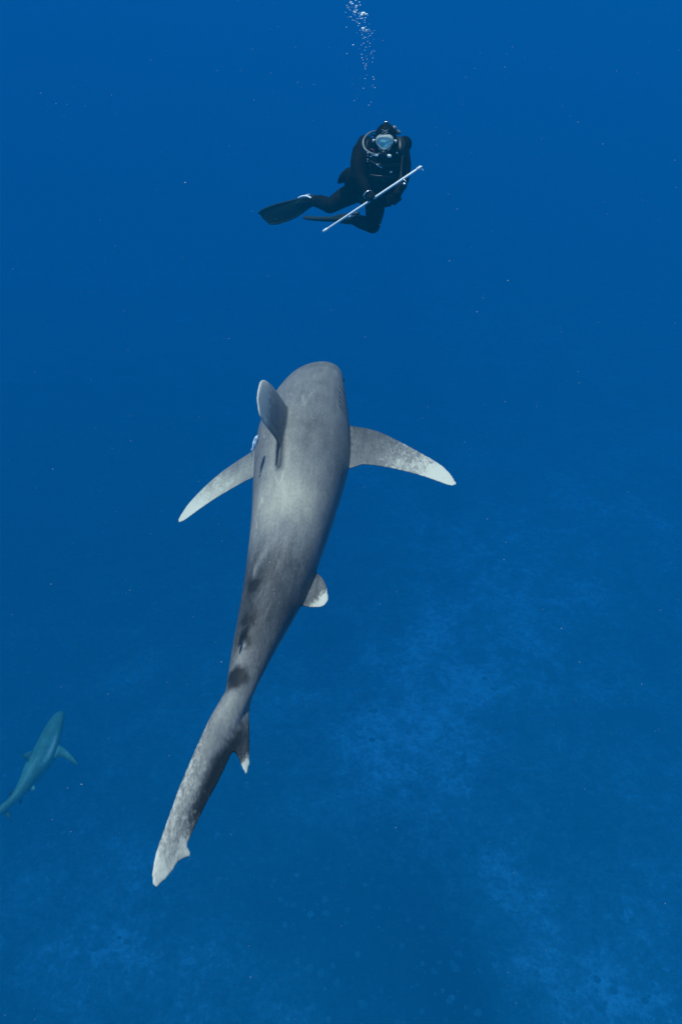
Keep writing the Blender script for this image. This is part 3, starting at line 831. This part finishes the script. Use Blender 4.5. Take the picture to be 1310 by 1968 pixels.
    ln = MB(); ln.rings([oval(.070, .042, .004, .122), oval(.070, .042, .004, .1245)]); P(ln, 'lens', 'lens', mask)
    st = MB()
    for sg in (-1, 1):
        st.tube(smooth_path([H(sg * .080, .006, .092), H(sg * .094, .010, .05), H(sg * .098, .016, 0), H(sg * .085, .020, -.07), H(sg * .02, .024, -.128)], 16), .008, 8, 2, (hu, 1.6))
    P(st, 'strap', 'rubber', mask)
    for sg in (-1, 1):
        bk = MB(); bk.box(H(sg * .088, .010, .078), hr * .010, hu * .011, hf * .014, .25); P(bk, 'buckle', 'white', mask)
        ey = MB(); ey.ellipsoid(H(sg * .029, .012, .080), .0115, .0115, .0115, 12, 8); e = P(ey, 'eye', 'white')
        pu = MB(); pu.ellipsoid(H(sg * .029, .012, .089), .0055, .0055, .0055, 10, 6); P(pu, 'pupil', 'eye', e)
    for sg in (-1, 1):
        br = MB(); br.tube([H(sg * .014, .028, .086), H(sg * .03, .033, .086), H(sg * .046, .027, .080)], .0035, 6, 2); P(br, 'eyebrow', 'eye')

    # regulator in the mouth
    rg = MB(); c = H(0, -.078, .105)
    rg.tube([H(0, -.076, .07), H(0, -.077, .098), c, H(0, -.079, .125)], [.018, .030, .038, .030], 18, 3)
    reg = P(rg, 'regulator', 'rubber')
    rc = MB(); rc.tube([H(0, -.079, .128), H(0, -.079, .131)], .021, 14, 2, None); P(rc, 'purge_cover', 'hose', reg)
    k = MB(); k.tube([H(.040, -.094, .125), H(.052, -.096, .13)], .013, 10, 3); P(k, 'knob', 'white', reg)
    k = MB(); k.tube([H(-.092, -.088, .13), H(-.052, -.093, .135)], .0085, 10, 2); P(k, 'hose_fitting', 'white', reg)
    # hoses
    def hose(pts, r, mat='hose'):
        q = MB(); q.tube(smooth_path(pts, 30), r, 10, 2); return P(q, 'hose', mat)
    back = H(-.02, -.02, -.20)
    hose([back, at_y(722, 254, 7.02), at_y(708, 257, 6.92), at_y(698, 270, 6.84), at_y(700, 285, 6.78), at_y(711, 294, 6.74), at_y(725, 297, 6.73), c + hr * -.03], .0085)
    hose([back + Vector((0, .02, -.04)), at_y(717, 259, 7.0), at_y(708, 267, 6.9), at_y(704, 282, 6.84), at_y(706, 300, 6.80), at_y(712, 322, 6.82)], .0065, 'rubber')
    hose([back + Vector((.1, 0, 0)), at_y(764, 268, 6.98), at_y(772, 280, 6.86), at_y(773, 300, 6.78), at_y(771, 325, 6.72), at_y(770, 345, 6.66)], .011, 'rubber')
    hose([at_y(712, 310, 6.79), at_y(724, 316, 6.77), at_y(738, 325, 6.76), at_y(752, 333, 6.77)], .006, 'rubber')
    q = MB(); q.tube([at_y(724.5, 317, 6.755), at_y(733, 322, 6.75)], .0065, 8, 2); P(q, 'strap_clip', 'silver')
    q = MB(); q.ellipsoid(at_y(751, 331, 6.75), .013, .008, .013, 10, 6); P(q, 'ring', 'silver')
    q = MB(); q.tube([at_y(762, 294, 6.80), at_y(771, 294, 6.79)], .008, 8, 2); P(q, 'hose_fitting', 'silver')
    q = MB(); q.tube(arc(at_y(711, 288, 6.76), at_y(716, 284, 6.74), at_y(719, 292, 6.74)), .003, 6, 1); P(q, 'hose_ring', 'red')
    q = MB(); q.tube([at_y(767, 270, 6.90), at_y(769, 276, 6.86), at_y(769, 289, 6.80)], [.032, .042, .030], 14, 3); P(q, 'inflator', 'rubber')

    # buoyancy vest: fused shoulder lobes, chest panels, waist pockets, rear wing
    vs = MB()
    dn = (belly - neck).normalized(); fo = (CAM_P - chest); fo = (fo - dn * fo.dot(dn)).normalized(); sdv = dn.cross(fo).normalized()
    if sdv.x < 0: sdv = -sdv
    for sg, sh in ((-1, shR), (1, shL)):
        t0 = sh + fo * .03 + Z * .015 - sdv * sg * .02
        vs.tube(smooth_path([sh - fo * .10, t0, chest + sdv * sg * .105 + fo * .10 + dn * .02, belly + sdv * sg * .15 + fo * .09, belly + dn * .12 + sdv * sg * .16 + fo * .03], 14), [.066, .072, .076, .078, .080, .082, .084, .086, .088, .090, .092, .090, .085, .07], 14, 4)
    vs.tube([chest - fo * .10 - dn * .06, belly - fo * .12, pelv - fo * .10], [.15, .16, .13], 18, 4)
    vest = link_obj('vest', remesh(vs, 'vest', 0.011, 4, 0.5), M['vest'], root)
    wg = MB(); w0 = at_y(690, 332, 7.22)
    pts = [(688, 320), (676, 321), (664, 325), (655, 333), (650, 342), (649, 351), (658, 350), (668, 347), (678, 348), (690, 350)]
    fr1 = [at_y(x, y, 7.16) for x, y in pts]; cen = sum(fr1, Vector()) / len(fr1); dpt = Vector((.01, .07, 0))
    wg.rings([[cen + (p - cen) * s_ + dpt * t for p in fr1] for s_, t in ((.80, -1.0), (.95, -.75), (1, -.2), (1, .2), (.95, .75), (.8, 1.0))])
    P(wg, 'wing', 'vest', vest)
    for px, py in ((740, 318), (735, 340)):
        q = MB(); q.tube(arc(at_y(px - 26, py - 3, 6.80), at_y(px, py + 3, 6.70), at_y(px + 26, py - 2, 6.78)), .011, 8, 2, (dn, 1.6)); P(q, 'chest_strap', 'rubber', vest)
    q = MB(); q.box(at_y(737, 346, 6.74), sdv * .022, dn * .016, fo * .008, .2); P(q, 'buckle', 'rubber', vest)
    # tank on the back with its valve
    tk = MB(); ta = chest - fo * .30 - dn * .02; tb = ta + dn * .58
    tk.tube([ta + dn * .02, ta + dn * .08, tb - dn * .03, tb], [.055, .088, .088, .080], 24, 4); tank = P(tk, 'tank', 'tank')
    q = MB(); q.tube([ta - dn * .03, ta - dn * .09], [.022, .026], 12, 2); q.tube([ta - dn * .075 - sdv * .05, ta - dn * .075 + sdv * .05], .018, 10, 2); P(q, 'tank_valve', 'hose', tank)

    # wrist straps and the console on the other forearm
    q = MB(); w = haR.lerp(elR, .10); ax_ = (elR - haR).normalized(); u_ = ax_.cross(Vector((0, 1, 0))).normalized(); v_ = ax_.cross(u_)
    q.tube([w + u_ * .041 * math.cos(t) + v_ * .041 * math.sin(t) for t in np.linspace(0, 2 * math.pi, 18)], .006, 8, 0); P(q, 'wrist_strap', 'silver')
    cn = MB(); cc = at_y(775, 357, 6.63); f2 = (CAM_P - cc).normalized(); cr = Z.cross(f2).normalized(); cu = f2.cross(cr)
    ax2 = (f2 + cu * .6 + cr * .3).normalized()
    cn.tube([cc - ax2 * .014, cc + ax2 * .008], [.030, .028], 18, 2); con = P(cn, 'wrist_gauge', 'rubber')
    q = MB(); q.tube([cc + ax2 * .018, cc + ax2 * .020], .017, 14, 2); P(q, 'dial', 'silver', con)
    q = MB(); q.tube(arc(cc + cu * .045 - cr * .03, cc + cu * .055 + cr * .0 + f2 * .02, cc + cu * .03 + cr * .02 + f2 * .03), .005, 8, 2); P(q, 'gauge_strap', 'silver', con)
    cs = MB(); c0 = at_y(757, 381, 6.66); cs.box(c0, Vector((.055, .01, .02)), Vector((0, .04, .0)), Vector((-.012, 0, .034)), .3); cs.tube([at_y(770, 345, 6.66), at_y(768, 362, 6.62), at_y(762, 376, 6.64)], .012, 8, 2); P(cs, 'console', 'rubber')

    # weight belt
    q = MB(); wb_ = belly.lerp(pelv, .55); d_ = (pelv - belly).normalized(); u_ = d_.cross(Vector((1, 0, 0))).normalized(); v_ = d_.cross(u_)
    q.tube([wb_ + u_ * .150 * math.cos(t) + v_ * .162 * math.sin(t) for t in np.linspace(0, 2 * math.pi, 28)], .018, 8, 0); P(q, 'weight_belt', 'rubber')

    # swim fins
    def yr(x): return 7.52 + (600 - x) / 100 * .52
    f1 = MB()
    ld = [at_y(x, y, yr(x)) for x, y in ((602, 379), (585, 378), (560, 384), (532, 391), (508, 400), (498, 407), (500, 412))]
    tr = [at_y(x, y, yr(x) - .02) for x, y in ((603, 394), (590, 402), (576, 413), (556, 423), (534, 430), (519, 431), (506, 421))]
    fin(f1, ld, tr, .05, 34, 9, 3, 4, tone=.5, tmin=.010)
    o1 = P(f1, 'swim_fin', 'fin_rubber')
    rb = MB(); rb.tube(smooth_path([p + Vector((0, -.012, -.010)) for p in ld[:6]], 20), .011, 8, 2); P(rb, 'rail', 'fin_rubber', o1)
    rb = MB(); rb.tube(smooth_path([p + Vector((0, -.012, .006)) for p in tr[:6]], 20), .009, 8, 2); P(rb, 'rail', 'fin_rubber', o1)
    pk = MB(); pk.tube([anR.lerp(toR, -.15), anR.lerp(toR, .5), toR, toR.lerp(at_y(560, 398, yr(560)), .5)], [.052, .056, .050, .030], 16, 3); P(pk, 'foot_pocket', 'fin_rubber', o1)
    q = MB(); q.tube(smooth_path([at_y(573.5, 380.5, 7.60), at_y(580, 377.5, 7.56), at_y(590, 377, 7.50), at_y(597, 380.5, 7.46)], 14), .0085, 8, 2); P(q, 'strap', 'white', o1)
    q = MB(); q.tube(arc(at_y(584, 377.5, 7.54), at_y(589, 373.5, 7.53), at_y(595, 373.5, 7.54)), .0035, 6, 2); P(q, 'strap_end', 'white', o1)
    q = MB(); q.tube([at_y(605, 384, 7.40), at_y(607, 380, 7.40)], .010, 8, 2); P(q, 'ankle_clip', 'white', o1)
    f2_ = MB()
    def yl(x): return 7.42 + (676 - x) / 92 * .50
    cl = [(684, 421), (665, 420), (640, 420), (612, 419.5), (590, 418), (583, 417.5)]
    wid = [.05, .07, .085, .10, .10, .06]
    ld = []; tr = []
    for (x, y), w in zip(cl, wid):
        c_ = at_y(x, y, yl(x)); dv = (c_ - CAM_P).normalized(); dv = (dv + Vector((0, 0, .12))).normalized()
        ld.append(c_ + dv * w); tr.append(c_ - dv * w)
    fin(f2_, ld, tr, .05, 30, 9, 3, 4, tone=.5, tmin=.012)
    o2 = P(f2_, 'swim_fin', 'fin_rubber')
    rb = MB(); rb.tube(smooth_path([p for p in tr[:6]], 20), [.026, .026, .025, .025, .024, .024, .022, .022, .02, .02, .018, .018, .016, .015, .014, .013, .012, .011, .01, .009], 8, 2); P(rb, 'rail', 'fin_rubber', o2)
    pk = MB(); pk.tube([anL.lerp(toL, -.15), anL.lerp(toL, .5), toL, toL.lerp(at_y(630, 420, yl(630)), .5)], [.048, .050, .044, .026], 16, 3); P(pk, 'foot_pocket', 'fin_rubber', o2)
    q = MB(); q.tube([anL + Vector((.0, -.01, .035)), at_y(687, 411, 7.40)], [.03, .022], 10, 3); P(q, 'heel', 'fin_rubber', o2)
    q = MB(); q.tube(smooth_path([at_y(666, 417.5, 7.36), at_y(672, 416, 7.33), at_y(680, 415, 7.32), at_y(687, 415.5, 7.34)], 12), .007, 8, 2); P(q, 'strap', 'white', o2)
    q = MB(); q.tube([at_y(679, 407, 7.38), at_y(684, 405.5, 7.38)], .004, 6, 2); P(q, 'strap_end', 'white', o2)

    # the pole itself
    pm = MB(); pm.tube([q0, q1], .0100, 14, 1)
    pole = pm.build('pole', M['white']); tag(pole, "long thin white pole held slantwise in the diver's hand", 'pole')
    q = MB(); q.tube([q1 - pax * .03, q1 + pax * .006], .0135, 12, 1); q.tube([q1, q1 + Vector((.022, 0, -.022))], .008, 8, 2); q.build('end_cap', M['white'], pole)
    q = MB(); q.tube([q0 - pax * .006, q0 + pax * .03], .0135, 12, 1); q.build('end_cap', M['white'], pole)
diver()

# ================================================================== AIR BUBBLES
def bubbles():
    rnd = random.Random(11)
    zf = 1073 / 120.0
    # (x, y, size) read in the enlarged strip above the diver
    big = [(515, 235, 9.0), (490, 262, 5), (570, 250, 5.5), (515, 490, 6.5), (530, 520, 7.0), (545, 545, 6.0), (575, 520, 4.2), (300, 48, 5.6), (330, 70, 5.0), (350, 200, 5.2), (380, 215, 4.5), (405, 180, 4.2), (400, 105, 5.2), (395, 130, 4.0)]
    mid = [(448, 408, 4.6), (548, 648, 4.8), (490, 938, 5.0), (345, 775, 4.2), (520, 1520, 3.8), (545, 1355, 3.6), (440, 235, 4.2), (338, 348, 3.8), (670, 573, 3.6), (635, 612, 3.2), (718, 1508, 3.6), (613, 1810, 3.2),
           (685, 1323, 3.0), (700, 1363, 3.0), (680, 1466, 3.2), (390, 10, 4.4), (450, 40, 4.0), (260, 125, 3.6), (470, 320, 3.8), (500, 315, 3.6), (555, 308, 3.2), (540, 350, 3.2), (410, 383, 3.2), (430, 445, 3.0), (560, 460, 3.4), (608, 505, 3.4), (230, 468, 3.0),
           (405, 560, 2.8), (490, 565, 2.8), (495, 600, 2.8), (515, 665, 3.2), (590, 710, 2.8), (525, 745, 3.0), (485, 775, 2.8), (632, 745, 3.2), (562, 815, 3.0), (545, 865, 2.8), (670, 880, 3.2), (708, 880, 2.6), (655, 912, 2.8), (635, 940, 2.8), (695, 958, 3.0), (680, 1000, 3.0),
           (495, 995, 3.0), (512, 1030, 3.0), (580, 1015, 3.0), (565, 1103, 3.0), (550, 1150, 2.8), (552, 1187, 2.8), (515, 1090, 2.4), (670, 1068, 2.4), (650, 1757, 2.6), (235, 922, 2.4), (575, 1292, 2.2), (290, 175, 3.2), (235, 95, 3.0), (300, 290, 3.0), (310, 120, 3.2), (465, 88, 3.0), (215, 215, 2.6), (545, 385, 2.8), (455, 280, 3.0), (600, 665, 2.6), (460, 520, 2.6), (375, 355, 2.4)]
    extra = [(rnd.gauss(350, 75), rnd.uniform(-60, 330), rnd.uniform(1.8, 3.0)) for _ in range(26)] + [(rnd.gauss(560, 60), rnd.uniform(330, 1150), rnd.uniform(1.6, 2.6)) for _ in range(24)]
    bases = []
    for k in range(6):
        bm = bmesh.new(); bmesh.ops.create_icosphere(bm, subdivisions=2, radius=1)
        for v in bm.verts:
            d = 1 + .22 * mnoise.noise(v.co * 1.1 + Vector((k * 7.3, 0, 0)))
            v.co = v.co * d; v.co.z *= .62 if v.co.z > 0 else .42
        me = bpy.data.meshes.new('air_bubble'); bm.to_mesh(me); bm.free()
        me.polygons.foreach_set('use_smooth', [True] * len(me.polygons)); me.materials.append(M['bubble']); bases.append(me)
    def put(px, py, dia_px, Y, label, group):
        p = at_y(px, py, Y); sc = dia_px / 2 / 232.0
        o = bpy.data.objects.new('air_bubble', bases[rnd.randrange(6)]); COL.objects.link(o)
        o.location = p; o.scale = (sc, sc, sc); o.rotation_euler = (rnd.uniform(-.35, .35), rnd.uniform(-.35, .35), rnd.uniform(0, 6.28))
        tag(o, label, 'bubble', group)
    for x, y, s in big: put(640 + x / zf, y / zf, s * 1.05, 6.9 + rnd.uniform(-.1, .1), 'biggest and brightest white air bubble in the stream above the diver' if s == 9.0 else 'larger white air bubble in the upper bright patch by the top edge' if y < 300 else 'larger white air bubble in the lower bright patch above the diver', 'large bubbles high above the diver')
    for x, y, s in mid: put(640 + x / zf, y / zf, s * .76, 6.9 + rnd.uniform(-.15, .15), 'small silvery air bubble in the stream rising straight above the diver', 'bubbles rising above the diver')
    for x, y, s in extra: put(640 + x / zf, y / zf, s * .66, 6.9 + rnd.uniform(-.15, .15), 'small silvery air bubble in the stream rising straight above the diver', 'bubbles rising above the diver')
    for x, y, s in ((706.5, 294, 2.4), (707, 299, 2.0), (712, 301, 2.2), (706.5, 306, 2.6), (706, 310, 1.8)):
        put(x, y, s, 6.70, "tiny bright air bubble in front of the diver's chest beside the hose loop", "bubbles by the diver's chest")
bubbles()

# ================================================================== SPECKS DRIFTING IN THE WATER
def specks():
    rnd = random.Random(3); V = []; Fc = []
    oc = [Vector(v) for v in ((1, 0, 0), (-1, 0, 0), (0, 1, 0), (0, -1, 0), (0, 0, 1), (0, 0, -1))]
    of = [(0, 2, 4), (2, 1, 4), (1, 3, 4), (3, 0, 4), (2, 0, 5), (1, 2, 5), (3, 1, 5), (0, 3, 5)]
    n = 0
    while n < 42000:
        p = Vector((rnd.uniform(-9, 9), rnd.uniform(-2, 18), ZC + rnd.uniform(-15, 0.8)))
        if (p - CAM_P).length < 2.6: continue
        n += 1
        r = .0009 + .0016 * rnd.random() ** 3
        e = Vector((rnd.uniform(.6, 1.8), rnd.uniform(.6, 1.4), rnd.uniform(.6, 1.4))); off = len(V)
        for v in oc: V.append((p.x + v.x * r * e.x, p.y + v.y * r * e.y, p.z + v.z * r * e.z))
        Fc += [tuple(i + off for i in f) for f in of]
    me = bpy.data.meshes.new('plankton'); me.from_pydata(V, [], Fc); me.update()
    tag(link_obj('plankton', me, M['snow']), 'pale specks of plankton drifting through the blue water', 'plankton', kind='stuff')
specks()
